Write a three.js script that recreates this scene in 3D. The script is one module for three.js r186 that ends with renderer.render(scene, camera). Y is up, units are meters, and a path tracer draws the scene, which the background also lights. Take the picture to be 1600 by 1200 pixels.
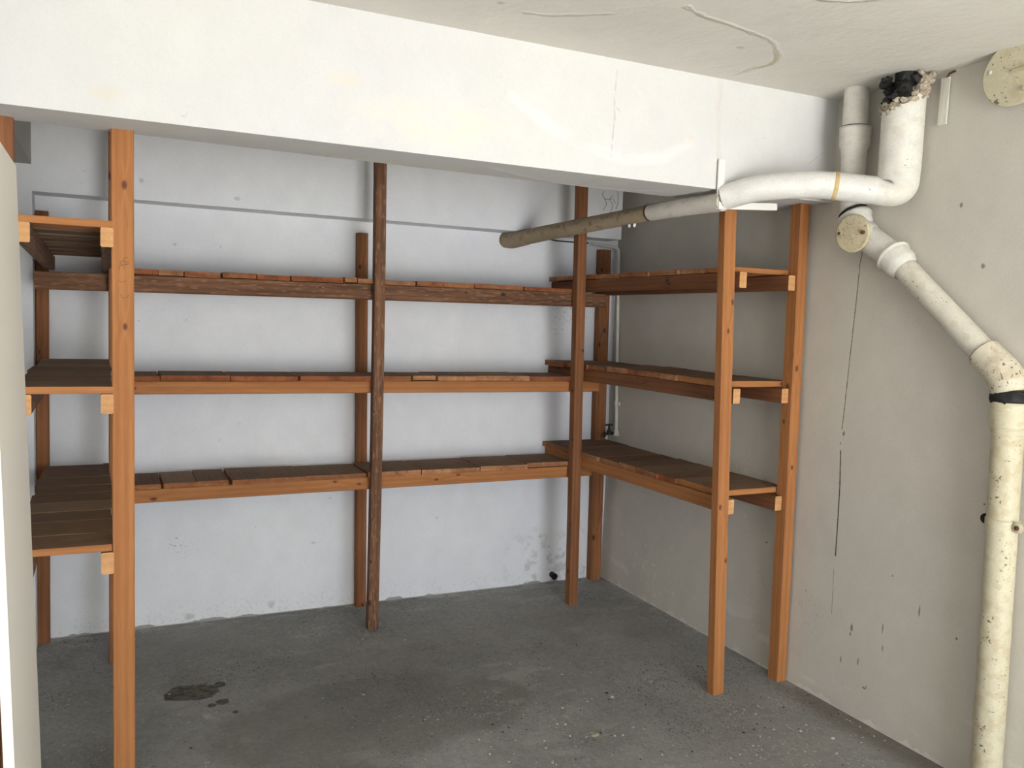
import * as THREE from 'three';
import { mergeGeometries } from 'three/addons/utils/BufferGeometryUtils.js';
import { RectAreaLightUniformsLib } from 'three/addons/lights/RectAreaLightUniformsLib.js';

// ---------------------------------------------------------------- camera, sky, sun, exposure
const scene = new THREE.Scene();
const renderer = new THREE.WebGLRenderer({ antialias: true });
renderer.toneMapping = THREE.LinearToneMapping;
renderer.toneMappingExposure = 3.7;
renderer.shadowMap.enabled = true;
renderer.shadowMap.type = THREE.PCFSoftShadowMap;

const camera = new THREE.PerspectiveCamera(48.3465, 4 / 3, 0.05, 200);
camera.position.set(-2.6308, 1.5, 4.1921);
camera.rotation.order = 'YXZ';
camera.rotation.set(-0.0791, -0.4441, 0.0355);

RectAreaLightUniformsLib.init();
scene.background = new THREE.Color().setRGB(0.80, 0.90, 1.06);          // bright hazy sky
const sun = new THREE.DirectionalLight(new THREE.Color().setRGB(1, 0.965, 0.91), 14);
sun.position.set(-2.4, 8.2, 16.4); sun.target.position.set(-1.5, 0, 6.6);  // 40 degrees high, straight through the open door
sun.castShadow = true; sun.shadow.mapSize.set(2048, 2048);
Object.assign(sun.shadow.camera, { left: -9, right: 9, top: 9, bottom: -9, near: 0.5, far: 40 });
scene.add(sun, sun.target);
// daylight off the bright paving and low sky that comes in through the open garage door, facing into the room
const doorLight = new THREE.RectAreaLight(new THREE.Color().setRGB(0.93, 0.985, 1.06), 2.35, 1.75, 2.0);
doorLight.position.set(-1.3, 1.03, 6.36); doorLight.lookAt(-1.3, 1.03, 0);
scene.add(doorLight);

// ---------------------------------------------------------------- helpers
function mulberry(a) { return () => { a |= 0; a = a + 0x6d2b79f5 | 0; let t = Math.imul(a ^ a >>> 15, 1 | a); t = t + Math.imul(t ^ t >>> 7, 61 | t) ^ t; return ((t ^ t >>> 14) >>> 0) / 4294967296; }; }
const rnd = mulberry(77);
const rr = (a, b) => a + (b - a) * rnd();
const V = (x, y, z) => new THREE.Vector3(x, y, z);
const clamp = (x, a = 0, b = 1) => Math.min(b, Math.max(a, x));
const sm = (a, b, x) => { const t = clamp((x - a) / (b - a)); return t * t * (3 - 2 * t); };
function hash(ix, iy, s) { let h = Math.imul(ix, 374761393) + Math.imul(iy, 668265263) + Math.imul(s, 1442695041) | 0; h = Math.imul(h ^ h >>> 13, 1274126177); return ((h ^ h >>> 16) >>> 0) / 4294967296; }
function noise(x, y, s = 0) {
  const ix = Math.floor(x), iy = Math.floor(y), fx = x - ix, fy = y - iy, u = fx * fx * (3 - 2 * fx), v = fy * fy * (3 - 2 * fy);
  const a = hash(ix, iy, s), b = hash(ix + 1, iy, s), c = hash(ix, iy + 1, s), d = hash(ix + 1, iy + 1, s);
  return a + (b - a) * u + (c - a) * v + (a - b - c + d) * u * v;
}
function fbm(x, y, s, o = 4) { let t = 0, a = 0.5, n = 0; for (let i = 0; i < o; i++) { t += a * noise(x, y, s + i * 17); n += a; a *= 0.5; x = x * 2.03 + 3.1; y = y * 2.03 + 1.7; } return t / n; }
function segDist(px, py, pts) {
  let best = 1e9, at = 0;
  for (let i = 0; i < pts.length - 1; i++) {
    const [ax, ay] = pts[i], [bx, by] = pts[i + 1], dx = bx - ax, dy = by - ay, t = clamp(((px - ax) * dx + (py - ay) * dy) / (dx * dx + dy * dy)), d = Math.hypot(px - ax - dx * t, py - ay - dy * t);
    if (d < best) { best = d; at = (i + t) / (pts.length - 1); }
  }
  return [best, at];
}
// colour texture from f(u, v) -> [r, g, b] in sRGB 0..255, v upwards
function colorTex(w, h, f) {
  const d = new Uint8Array(w * h * 4);
  for (let y = 0; y < h; y++) for (let x = 0; x < w; x++) { const c = f((x + 0.5) / w, (y + 0.5) / h), i = (y * w + x) * 4; for (let k = 0; k < 3; k++) d[i + k] = clamp(c[k], 0, 255); d[i + 3] = 255; }
  const t = new THREE.DataTexture(d, w, h); t.colorSpace = THREE.SRGBColorSpace; return fin(t);
}
function grayTex(w, h, f) {
  const d = new Uint8Array(w * h * 4);
  for (let y = 0; y < h; y++) for (let x = 0; x < w; x++) { const c = clamp(f((x + 0.5) / w, (y + 0.5) / h)) * 255, i = (y * w + x) * 4; d[i] = d[i + 1] = d[i + 2] = c; d[i + 3] = 255; }
  return fin(new THREE.DataTexture(d, w, h));
}
function fin(t) { t.wrapS = t.wrapT = THREE.MirroredRepeatWrapping; t.magFilter = THREE.LinearFilter; t.minFilter = THREE.LinearMipmapLinearFilter; t.generateMipmaps = true; t.needsUpdate = true; return t; }
const lerp3 = (a, b, t) => [a[0] + (b[0] - a[0]) * t, a[1] + (b[1] - a[1]) * t, a[2] + (b[2] - a[2]) * t];

const used = {};
function numbered(n) { used[n] = (used[n] ?? -1) + 1; return used[n] ? n + '_' + String(used[n]).padStart(3, '0') : n; }
function thing(name, label, category, [x, y, z], group) {
  const o = new THREE.Group(); o.name = numbered(name); o.position.set(x, y, z); o.userData = { label, category }; if (group) o.userData.group = group; scene.add(o); return o;
}
function shadows(m) { m.castShadow = m.receiveShadow = true; return m; }
// a part, built in world coordinates, hung under its thing (whose groups are only moved, never turned)
function part(parent, name, geo, mat, label) {
  const m = shadows(new THREE.Mesh(geo, mat)); m.name = numbered(name);
  let p = parent; const off = V(0, 0, 0); while (p && p !== scene) { off.add(p.position); p = p.parent; }
  geo.translate(-off.x, -off.y, -off.z); if (label) m.userData.label = label; parent.add(m); return m;
}
function struct(name, geo, mat, parent) {
  const m = shadows(new THREE.Mesh(geo, mat)); m.name = numbered(name);
  if (!parent) m.userData.kind = 'structure'; (parent ?? scene).add(m); return m;
}
function uvBy(g, f) { const p = g.attributes.position, n = g.attributes.normal, uv = new Float32Array(p.count * 2); for (let i = 0; i < p.count; i++) { const [u, v] = f(p.getX(i), p.getY(i), p.getZ(i), n.getX(i), n.getY(i), n.getZ(i)); uv[2 * i] = u; uv[2 * i + 1] = v; } g.setAttribute('uv', new THREE.BufferAttribute(uv, 2)); return g; }
// eight corners (bottom ring, top ring, counter-clockwise from above) -> flat-faced block
function block(c) {
  const q = [[0, 3, 2, 1], [4, 5, 6, 7], [0, 1, 5, 4], [1, 2, 6, 5], [2, 3, 7, 6], [3, 0, 4, 7]], pos = [];
  for (const [a, b, d, e] of q) for (const i of [a, b, d, a, d, e]) pos.push(...c[i]);
  const g = new THREE.BufferGeometry(); g.setAttribute('position', new THREE.Float32BufferAttribute(pos, 3)); g.computeVertexNormals(); return g;
}
const box = (x0, x1, y0, y1, z0, z1) => block([[x0, y0, z1], [x1, y0, z1], [x1, y0, z0], [x0, y0, z0], [x0, y1, z1], [x1, y1, z1], [x1, y1, z0], [x0, y1, z0]]);

// A piece of sawn timber from a to b: chamfered long edges, slight bow, u along the grain (2.4 m = 1), v round it (0.25 m = 1).
// groups: 0 top face(s), 1 other long faces, 2 ends
function timber(a, b, w, h, o = {}) {
  const { side = V(1, 0, 0), c = 0.003, bow = [0, 0], n = 6, twist = 0, jag = 0 } = o;
  const X = b.clone().sub(a), L = X.length(); X.normalize();
  const W = side.clone().addScaledVector(X, -side.dot(X)).normalize(), H = V(0, 0, 0).crossVectors(X, W).normalize();
  const prof = [[-w / 2, -h / 2 + c], [-w / 2, h / 2 - c], [-w / 2 + c, h / 2], [w / 2 - c, h / 2], [w / 2, h / 2 - c], [w / 2, -h / 2 + c], [w / 2 - c, -h / 2], [-w / 2 + c, -h / 2]];
  const rings = [], ou = rnd() * 3, ov = rnd() * 3;
  const per = [0]; for (let i = 0; i < 8; i++) { const p = prof[i], q = prof[(i + 1) % 8]; per.push(per[i] + Math.hypot(p[0] - q[0], p[1] - q[1])); }
  for (let k = 0; k <= n; k++) {
    const t = k / n, e = Math.sin(Math.PI * t), tw = twist * (t - 0.5), cs = Math.cos(tw), sn = Math.sin(tw);
    rings.push(prof.map(([x, y]) => { const xx = x * cs - y * sn + bow[0] * e, yy = x * sn + y * cs + bow[1] * e; return a.clone().addScaledVector(X, t * L).addScaledVector(W, xx).addScaledVector(H, yy); }));
  }
  if (jag) for (const ring of [rings[0], rings[n]]) { const s = rr(-jag, jag); ring.forEach((p, i) => p.addScaledVector(X, s * prof[i][0] / w * 2)); }
  const buckets = [[], [], []], uvs = [[], [], []];
  const put = (k, p, u, v) => { buckets[k].push(p.x, p.y, p.z); uvs[k].push(u, v); };
  for (let k = 0; k < n; k++) for (let i = 0; i < 8; i++) {
    const j = (i + 1) % 8, g = i === 2 ? 0 : 1, u0 = ou + k / n * L / 2.4, u1 = ou + (k + 1) / n * L / 2.4, v0 = ov + per[i] / 0.25, v1 = ov + per[i + 1] / 0.25;
    const A = rings[k][i], B = rings[k][j], C = rings[k + 1][j], D = rings[k + 1][i];
    put(g, A, u0, v0); put(g, B, u0, v1); put(g, C, u1, v1); put(g, A, u0, v0); put(g, C, u1, v1); put(g, D, u1, v0);
  }
  for (const [ring, flip] of [[rings[0], false], [rings[n], true]]) for (let i = 1; i < 7; i++) {
    const t = flip ? [0, i, i + 1] : [0, i + 1, i];
    for (const q of t) put(2, ring[flip ? q : q], ou + prof[q][0] / 0.25, ov + prof[q][1] / 0.25);
  }
  const pos = [].concat(...buckets), uv = [].concat(...uvs), g = new THREE.BufferGeometry();
  g.setAttribute('position', new THREE.Float32BufferAttribute(pos, 3)); g.setAttribute('uv', new THREE.Float32BufferAttribute(uv, 2));
  g.computeVertexNormals();
  let s = 0; buckets.forEach((bk, i) => { g.addGroup(s, bk.length / 3, i); s += bk.length / 3; });
  // outward check: W, H, X may be left-handed
  const m = V(0, 0, 0).addVectors(a, b).multiplyScalar(0.5), p0 = rings[n >> 1][2], nx = V(g.attributes.normal.getX(0), g.attributes.normal.getY(0), g.attributes.normal.getZ(0));
  if (nx.dot(p0.clone().sub(m)) < 0) { const P = g.attributes.position, U = g.attributes.uv; for (let i = 0; i < P.count; i += 3) { for (const [A, k] of [[P, 3], [U, 2]]) for (let q = 0; q < k; q++) { const t1 = A.array[(i + 1) * k + q]; A.array[(i + 1) * k + q] = A.array[(i + 2) * k + q]; A.array[(i + 2) * k + q] = t1; } } g.computeVertexNormals(); }
  return g;
}
// pipe along points (rounded corners), open-ended tube with optional caps
class Path extends THREE.CatmullRomCurve3 { constructor(p) { super(p, false, 'catmullrom', 0.15); } }
function bendPath(pts, r, steps = 8) {   // straight runs joined by circular-looking fillets
  const out = [pts[0].clone()];
  for (let i = 1; i < pts.length - 1; i++) {
    const p = pts[i], a = pts[i - 1].clone().sub(p), b = pts[i + 1].clone().sub(p), k = Math.min(r, a.length() * 0.48, b.length() * 0.48); a.setLength(k).add(p); b.setLength(k).add(p);
    for (let s = 0; s <= steps; s++) { const t = s / steps; out.push(V(0, 0, 0).addScaledVector(a, (1 - t) * (1 - t)).addScaledVector(p, 2 * t * (1 - t)).addScaledVector(b, t * t)); }
  }
  out.push(pts[pts.length - 1].clone()); return out;
}
// sweep a round section along points; radii may vary; ends closed
function sweep(pts, radius, seg = 28, closed = true, wob = 0) {
  const n = pts.length, R = (i) => (typeof radius === 'function' ? radius(i / (n - 1)) : radius), pos = [], nor = [], uv = [], idx = [];
  let nrm = null, len = 0; const T = (i) => pts[Math.min(n - 1, i + 1)].clone().sub(pts[Math.max(0, i - 1)]).normalize();
  for (let i = 0; i < n; i++) {
    const t = T(i); if (!nrm) nrm = Math.abs(t.y) > 0.9 ? V(1, 0, 0) : V(0, 1, 0);
    nrm.addScaledVector(t, -nrm.dot(t)).normalize(); const bi = V(0, 0, 0).crossVectors(t, nrm);
    if (i) len += pts[i].distanceTo(pts[i - 1]);
    for (let k = 0; k <= seg; k++) { const a = k / seg * 2 * Math.PI, d = nrm.clone().multiplyScalar(Math.cos(a)).addScaledVector(bi, Math.sin(a)), rad = R(i) * (1 + wob * (noise(Math.cos(a) * 2 + 9, len * 30 + Math.sin(a) * 2, 5) - 0.5)), p = pts[i].clone().addScaledVector(d, rad); pos.push(p.x, p.y, p.z); nor.push(d.x, d.y, d.z); uv.push(k / seg, len / 0.4); }
  }
  for (let i = 0; i < n - 1; i++) for (let k = 0; k < seg; k++) { const a = i * (seg + 1) + k, b = a + seg + 1; idx.push(a, a + 1, b, b, a + 1, b + 1); }
  if (closed) for (const [i, f] of [[0, 1], [n - 1, 0]]) { const c = pos.length / 3, t = T(i).multiplyScalar(f ? -1 : 1); pos.push(pts[i].x, pts[i].y, pts[i].z); nor.push(t.x, t.y, t.z); uv.push(0.5, 0.5); const base = pos.length / 3; for (let k = 0; k <= seg; k++) { const q = (i * (seg + 1) + k) * 3; pos.push(pos[q], pos[q + 1], pos[q + 2]); nor.push(t.x, t.y, t.z); uv.push(k / seg, 0); } for (let k = 0; k < seg; k++) f ? idx.push(c, base + k + 1, base + k) : idx.push(c, base + k, base + k + 1); }
  const g = new THREE.BufferGeometry(); g.setAttribute('position', new THREE.Float32BufferAttribute(pos, 3)); g.setAttribute('normal', new THREE.Float32BufferAttribute(nor, 3)); g.setAttribute('uv', new THREE.Float32BufferAttribute(uv, 2)); g.setIndex(idx);
  return g;
}
// lathe profile [[along, radius]...] placed from a towards b
function turned(a, dir, prof, seg = 32) {
  const g = new THREE.LatheGeometry(prof.map(([y, r]) => new THREE.Vector2(Math.max(r, 0.00001), y)), seg); 
  g.applyQuaternion(new THREE.Quaternion().setFromUnitVectors(V(0, 1, 0), dir.clone().normalize())); g.translate(a.x, a.y, a.z); return g;
}

// ---------------------------------------------------------------- textures and materials
const woodTex = (light, dark, knotC, seed, o = {}) => {
  const r = mulberry(seed), knots = []; for (let i = 0; i < (o.knots ?? 16); i++) knots.push([r(), r(), 0.004 + 0.007 * r()]);
  return colorTex(1024, 256, (u, v) => {
    const s = u * 2.4, t = v * 0.25; let warp = 0, kn = 0;
    for (const [ku, kv, kr] of knots) { const ds = (s - ku * 2.4) * 0.55, dt = t - kv * 0.25, d = Math.hypot(ds, dt); warp += 0.012 * Math.exp(-d * d / (kr * kr * 9)) * Math.sign(dt); kn = Math.max(kn, 1 - sm(kr * 0.45, kr * 1.1, d + 0.0015 * noise(s * 300, t * 300, 3))); }
    const y = t + warp + 0.006 * (fbm(s * 2.2, t * 9, seed) - 0.5);
    const ring = 0.5 + 0.5 * Math.sin((y * 260 + 5 * fbm(s * 0.9, y * 30, seed + 9)) * (o.ring ?? 1)), fine = noise(s * 26, y * 900, seed + 3), blot = fbm(s * 3.2, t * 20, seed + 5), big = fbm(s * 1.1 + 5, t * 4, seed + 6);
    let c = lerp3(light, dark, clamp(0.32 * ring + 0.28 * fine + (o.blot ?? 0.9) * (blot - 0.35) + 0.5 * (big - 0.5)));
    const streak = sm(0.63, 0.8, noise(s * 9, y * 420, seed + 21)); c = lerp3(c, dark, 0.22 * streak);
    if (o.dust) c = lerp3(c, o.dust, 0.75 * sm(0.4, 0.7, fbm(s * 9, t * 24, seed + 31)));
    if (o.wear) c = lerp3(c, o.wear, 0.8 * sm(0.5, 0.8, fbm(s * 30, t * 160, seed + 41)));
    return lerp3(c, knotC, 0.85 * kn);
  });
};
const tPine = woodTex([180, 121, 69], [146, 90, 46], [84, 44, 24], 11, { knots: 9, blot: 0.6 });
const tRed = woodTex([156, 101, 60], [110, 68, 38], [58, 30, 18], 23, { knots: 18 });
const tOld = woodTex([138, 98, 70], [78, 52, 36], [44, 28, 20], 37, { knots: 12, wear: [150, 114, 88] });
const tPlank = woodTex([144, 114, 86], [108, 84, 62], [80, 58, 42], 53, { knots: 8, dust: [134, 112, 88], blot: 0.5 });
const tEdge = woodTex([188, 136, 94], [132, 86, 56], [80, 48, 32], 71, { knots: 16, blot: 1.2 });
const bWood = grayTex(512, 128, (u, v) => 0.5 * noise(u * 60, v * 220, 2) + 0.5 * fbm(u * 20, v * 60, 4));
const wm = (name, map, o = {}) => { const m = new THREE.MeshStandardMaterial({ map, roughness: 0.78, bumpMap: bWood, bumpScale: 0.0009, ...o }); m.name = name; return m; };
const pine = wm('pine', tPine), pineEnd = wm('pine sawn end', tPine, { color: new THREE.Color(1.06, 1.04, 1.0) });
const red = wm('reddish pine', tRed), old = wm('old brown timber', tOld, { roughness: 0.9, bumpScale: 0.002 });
const plankTop = ['#ffffff', '#e9e2da', '#d6ccc4'].map((c, i) => wm('dusty plank ' + i, tPlank, { color: c, roughness: 0.92 }));
const plankEdge = ['#ffffff', '#e6d4c4', '#d9b69c'].map((c, i) => wm('sawn plank edge ' + i, tEdge, { color: c, roughness: 0.88 }));
const tPale = woodTex([214, 164, 112], [186, 134, 84], [150, 100, 60], 83, { knots: 3 }), paleEnd = wm('pale sawn end', tPale), redShaded = wm('shaded reddish pine', tRed, { color: new THREE.Color(0.72, 0.68, 0.66) }), DARK = [old, old, paleEnd], PINE = [pine, pine, paleEnd], RED = [red, red, paleEnd], OLD = [old, old, old];  // right rack beams: same reddish pine, their shade put into the colour

// plaster: u across, v up; W, H in metres
const mud = [176, 164, 140], grime = [120, 112, 98];
function plaster(w, h, W, H, base, seed, marks = () => null, x0 = 0, mott = 1) {
  return colorTex(w, h, (u, v) => {
    const x = x0 + u * W, y = v * H, m = fbm(x * 1.6, y * 1.6, seed) - 0.5, f = fbm(x * 14, y * 11, seed + 3, 3) - 0.5, g = noise(x * 220, y * 220, seed + 8) - 0.5;
    const k = 1 + mott * (0.055 * m + 0.035 * f + 0.02 * g); let c = [base[0] * k, base[1] * k, base[2] * (k - 0.03 * m)];
    const sp = noise(x * 150, y * 150, seed + 13) * fbm(x * 3, y * 3, seed + 15); if (sp > 0.7) c = lerp3(c, grime, 0.35 * sm(0.7, 0.78, sp));
    const e = marks(x, y, c); return e ?? c;
  });
}
const plasterBump = (W, H, w, h, seed, extra = () => 0) => grayTex(w, h, (u, v) => { const x = u * W, y = v * H; return 0.35 + 0.3 * (fbm(x * 9, y * 7, seed, 4) - 0.5) + 0.14 * (fbm(x * 60, y * 45, seed + 3, 2) - 0.5) + extra(x, y); });
const dab = (x, y, px, py, rx, ry, seed) => clamp(1 - sm(0.35, 1, Math.hypot((x - px) / rx, (y - py) / ry) + 0.7 * (fbm(x * 60, y * 60, seed) - 0.5)));

// right wall: x of the texture is z (0..2.6 m)
const crack = [[1.762, 1.80], [1.753, 1.753], [1.748, 1.606], [1.737, 1.382], [1.729, 1.18], [1.724, 1.10]], crack2 = [[1.726, 1.016], [1.735, 0.876], [1.738, 0.722], [1.739, 0.598]], crack3 = [[1.736, 0.54], [1.742, 0.36]];
const crackBack = [[0.95, 1.42], [1.0, 1.28], [1.02, 1.15], [0.99, 1.02]];
const rwMarks = [[1.846, 0.343, 0.007, 0.022], [1.842, 0.315, 0.005, 0.01], [1.989, 0.385, 0.004, 0.025], [1.995, 0.315, 0.004, 0.018], [2.138, 0.505, 0.004, 0.03], [1.804, 0.199, 0.004, 0.016], [1.888, 0.219, 0.004, 0.02], [1.926, 0.133, 0.012, 0.006], [1.935, 0.14, 0.003, 0.012], [2.29, 0.459, 0.007, 0.008], [1.597, 0.411, 0.004, 0.004], [2.014, 0.596, 0.006, 0.005], [2.348, 0.936, 0.005, 0.005], [1.735, 1.085, 0.01, 0.014], [1.722, 1.045, 0.005, 0.006], [1.35, 0.55, 0.01, 0.004], [2.17, 1.93, 0.008, 0.012], [2.05, 1.7, 0.005, 0.008], [2.27, 1.72, 0.01, 0.012]];
const rightMarks = (x, y, c) => {
  for (const [pts, wd, a] of [[crack, 0.0022, 0.75], [crack2, 0.0034, 0.95], [crack3, 0.002, 0.4], [crackBack, 0.002, 0.35]]) { const [d] = segDist(x, y, pts); const q = 1 - sm(wd * 0.4, wd * 1.2, d + 0.0012 * (noise(y * 120, x * 90, 4) - 0.3)); if (q > 0) c = lerp3(c, [58, 54, 48], a * q); }
  for (const [mx, my, rx, ry] of rwMarks) if (Math.abs(x - mx) < rx * 2 && Math.abs(y - my) < ry * 2) c = lerp3(c, [104, 98, 86], 0.8 * dab(x, y, mx, my, rx, ry, 61));
  const pale = sm(0.62, 0.78, fbm(x * 5, y * 16, 91)) * (1 - sm(0.12, 0.3, y)); c = lerp3(c, [226, 222, 212], 0.5 * pale);
  const edge = 0.001 + 0.06 * Math.max(0, fbm(x * 24, 2, 92, 5) - 0.36); if (y < edge) c = lerp3(c, [224, 219, 208], 0.6);
  const chips = sm(0.7, 0.75, noise(x * 90, y * 60, 95) * (0.6 + 0.4 * fbm(x * 6, y * 6, 97))) * sm(1.6, 1.1, x) * sm(1.3, 0.5, y); c = lerp3(c, [232, 229, 222], 0.4 * chips);
  return c;
};
const tRight = plaster(2048, 1536, 2.6, 2.4, [203, 197, 185], 101, rightMarks, 0, 1.2);
const bRight = plasterBump(2.6, 2.4, 1024, 1024, 103, (x, y) => -0.3 * (1 - sm(0.001, 0.004, Math.min(segDist(x, y, crack)[0], segDist(x, y, crack2)[0]))));
// back wall: texture x from -3.4 to 0
const bwMarks = [[-2.06, 0.945, 0.006, 0.006], [-1.98, 0.44, 0.006, 0.006], [-1.62, 0.56, 0.008, 0.006], [-2.5, 1.42, 0.008, 0.005], [-2.3, 1.43, 0.005, 0.005], [-2.15, 0.87, 0.01, 0.004], [-2.28, 0.03, 0.03, 0.02], [-1.9, 0.05, 0.02, 0.025], [-1.05, 0.42, 0.008, 0.01], [-1.7, 0.34, 0.02, 0.006], [-0.43, 0.27, 0.012, 0.012], [-0.37, 0.21, 0.01, 0.012], [-0.45, 0.12, 0.014, 0.008], [-0.2, 0.2, 0.008, 0.012], [-2.35, 1.77, 0.012, 0.01], [-2.06, 1.98, 0.02, 0.012], [-2.45, 2.02, 0.012, 0.014]];
const backMarks = (x, y, c) => {
  for (const [mx, my, rx, ry] of bwMarks) if (Math.abs(x - mx) < rx * 2 && Math.abs(y - my) < ry * 2) c = lerp3(c, [150, 148, 144], 0.32 * dab(x, y, mx, my, rx, ry, 62));
  const mold = sm(0.52, 0.7, fbm(x * 22, y * 22, 111)) * sm(-0.75, -0.4, x) * (1 - sm(0.1, 0.42, y)); c = lerp3(c, [130, 126, 116], 0.3 * mold);
  const foot = 0.004 + 0.013 * sm(0.45, 0.8, fbm(x * 11, 3, 112)); if (y < foot) c = lerp3(c, [130, 127, 120], 0.75);
  const chip = sm(0.71, 0.76, noise(x * 110, y * 110, 113)) * (1 - sm(0.03, 0.14, y)); return lerp3(c, [176, 173, 166], 0.15 * chip);
};
const tBack = plaster(2048, 1024, 3.4, 2.4, [227, 228, 230], 121, backMarks, -3.4);
const bBack = plasterBump(3.4, 2.4, 1024, 512, 123);
// beam face: texture x from -3.4 to 0.05, y from 1.95 to 2.45
const hair1 = [[-1.03, 2.36], [-1.035, 2.26], [-1.03, 2.2], [-1.04, 2.07]], hair2 = [[-1.03, 2.235], [-0.99, 2.22]], ridgeArc = [[-1.42, 2.22], [-1.3, 2.15], [-1.15, 2.095], [-0.98, 2.07], [-0.82, 2.085], [-0.7, 2.16]], seam = [[-0.585, 2.4], [-0.59, 2.28], [-0.575, 2.1]], flake = [[-0.33, 2.05], [-0.22, 2.06], [-0.14, 2.13], [-0.06, 2.19]];
const beamMarks = (x, y, c) => {
  y += 1.95;
  for (const [pts, a, wd] of [[hair1, 0.26, 0.0025], [hair2, 0.2, 0.002], [flake, 0.22, 0.002]]) { const [d] = segDist(x, y, pts); c = lerp3(c, [150, 144, 132], a * (1 - sm(wd * 0.4, wd * 1.3, d + 0.006 * (noise(x * 60, y * 60, 7) - 0.4)))); }
  const st = dab(x, y, -1.68, 2.1, 0.4, 0.09, 64); c = lerp3(c, [234, 224, 200], 0.35 * st * sm(0.3, 0.6, fbm(x * 12, y * 16, 66)));
  c = lerp3(c, [226, 214, 188], 0.3 * dab(x, y, -1.98, 2.19, 0.07, 0.03, 65)); c = lerp3(c, [216, 200, 170], 0.35 * dab(x, y, -0.72, 2.16, 0.05, 0.035, 67) * sm(0.35, 0.65, fbm(x * 40, y * 40, 69)));
  c = lerp3(c, [230, 230, 228], 0.5 * sm(0.25, 0.6, fbm(x * 7, y * 9, 74)) * (1 - sm(0.004, 0.034, segDist(x, y, ridgeArc)[0] + 0.012 * (fbm(x * 20, y * 20, 73) - 0.5))));
  c = lerp3(c, [222, 210, 184], 0.3 * dab(x, y, -2.63, 2.06, 0.06, 0.03, 68)); 
  c = lerp3(c, [208, 202, 188], 0.3 * (1 - sm(0.004, 0.02, segDist(x, y, seam)[0] + 0.02 * (fbm(x * 30, y * 30, 71) - 0.4))));
  return c;
};
const tBeam = plaster(2048, 320, 3.45, 0.5, [216, 215, 212], 131, beamMarks, -3.4, 0.8);
const bBeam = plasterBump(3.45, 0.5, 1024, 256, 133, (x, y) => { x -= 3.4; y += 1.95; return 0.3 * (1 - sm(0.008, 0.026, segDist(x, y, ridgeArc)[0])) + 0.3 * (1 - sm(0.01, 0.022, segDist(x, y, seam)[0] + 0.01 * noise(x * 40, y * 40, 3))) + 0.1 * sm(0.45, 0.6, fbm(x * 5, y * 7, 77)) - 0.2 * (1 - sm(0.001, 0.005, segDist(x, y, hair1)[0])); });
// ceiling: texture x from -3.4 to 0.05 (u), z 1.5 to 4.95 (v)
const peel = [[-1.13, 2.11], [-1.04, 2.07], [-0.96, 2.06], [-0.84, 2.035], [-0.745, 2.015], [-0.69, 1.985], [-0.61, 1.915], [-0.57, 1.86], [-0.55, 1.8], [-0.575, 1.74], [-0.57, 1.66]], peel2 = [[-1.5, 1.83], [-1.44, 1.835], [-1.36, 1.89], [-1.28, 1.95]], peel3 = [[-0.95, 2.36], [-0.84, 2.34], [-0.77, 2.365], [-0.72, 2.42]], peel4 = [[-1.42, 2.1], [-1.28, 2.12], [-1.2, 2.17]];
const ceilMarks = (x, z, c) => {
  z += 1.5; const [d, t] = segDist(x, z, peel), n = 0.022 * (fbm(x * 34, z * 34, 81) - 0.5);
  c = lerp3(c, [182, 162, 126], 0.6 * (1 - sm(0.004, 0.016, d + n)) * sm(0.5, 0.72, t) * (1 - sm(0.8, 0.95, t))); c = lerp3(c, [176, 170, 156], 0.5 * (1 - sm(0.001, 0.005, d + n * 0.5)));
  for (const p of [peel2, peel3, peel4]) c = lerp3(c, [178, 172, 158], 0.4 * (1 - sm(0.001, 0.005, segDist(x, z, p)[0] + n * 0.5)));
  const sc = dab(x, z, -1.6, 1.86, 0.02, 0.015, 83) + dab(x, z, -0.76, 1.9, 0.02, 0.012, 84); return lerp3(c, [150, 144, 132], 0.4 * clamp(sc));
};
const tCeil = plaster(1536, 1536, 3.45, 3.45, [214, 210, 201], 141, ceilMarks, -3.4);
const bCeil = plasterBump(3.45, 3.45, 1024, 1024, 143, (x, z) => { x -= 3.4; z += 1.5; const n = 0.022 * (fbm(x * 34, z * 34, 81) - 0.5); let q = 0; for (const p of [peel, peel2, peel3, peel4]) q = Math.max(q, 1 - sm(0.002, 0.014, segDist(x, z, p)[0] + n)); return 0.5 * q + 0.06 * (fbm(x * 4, z * 22, 87) - 0.5); });
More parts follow.
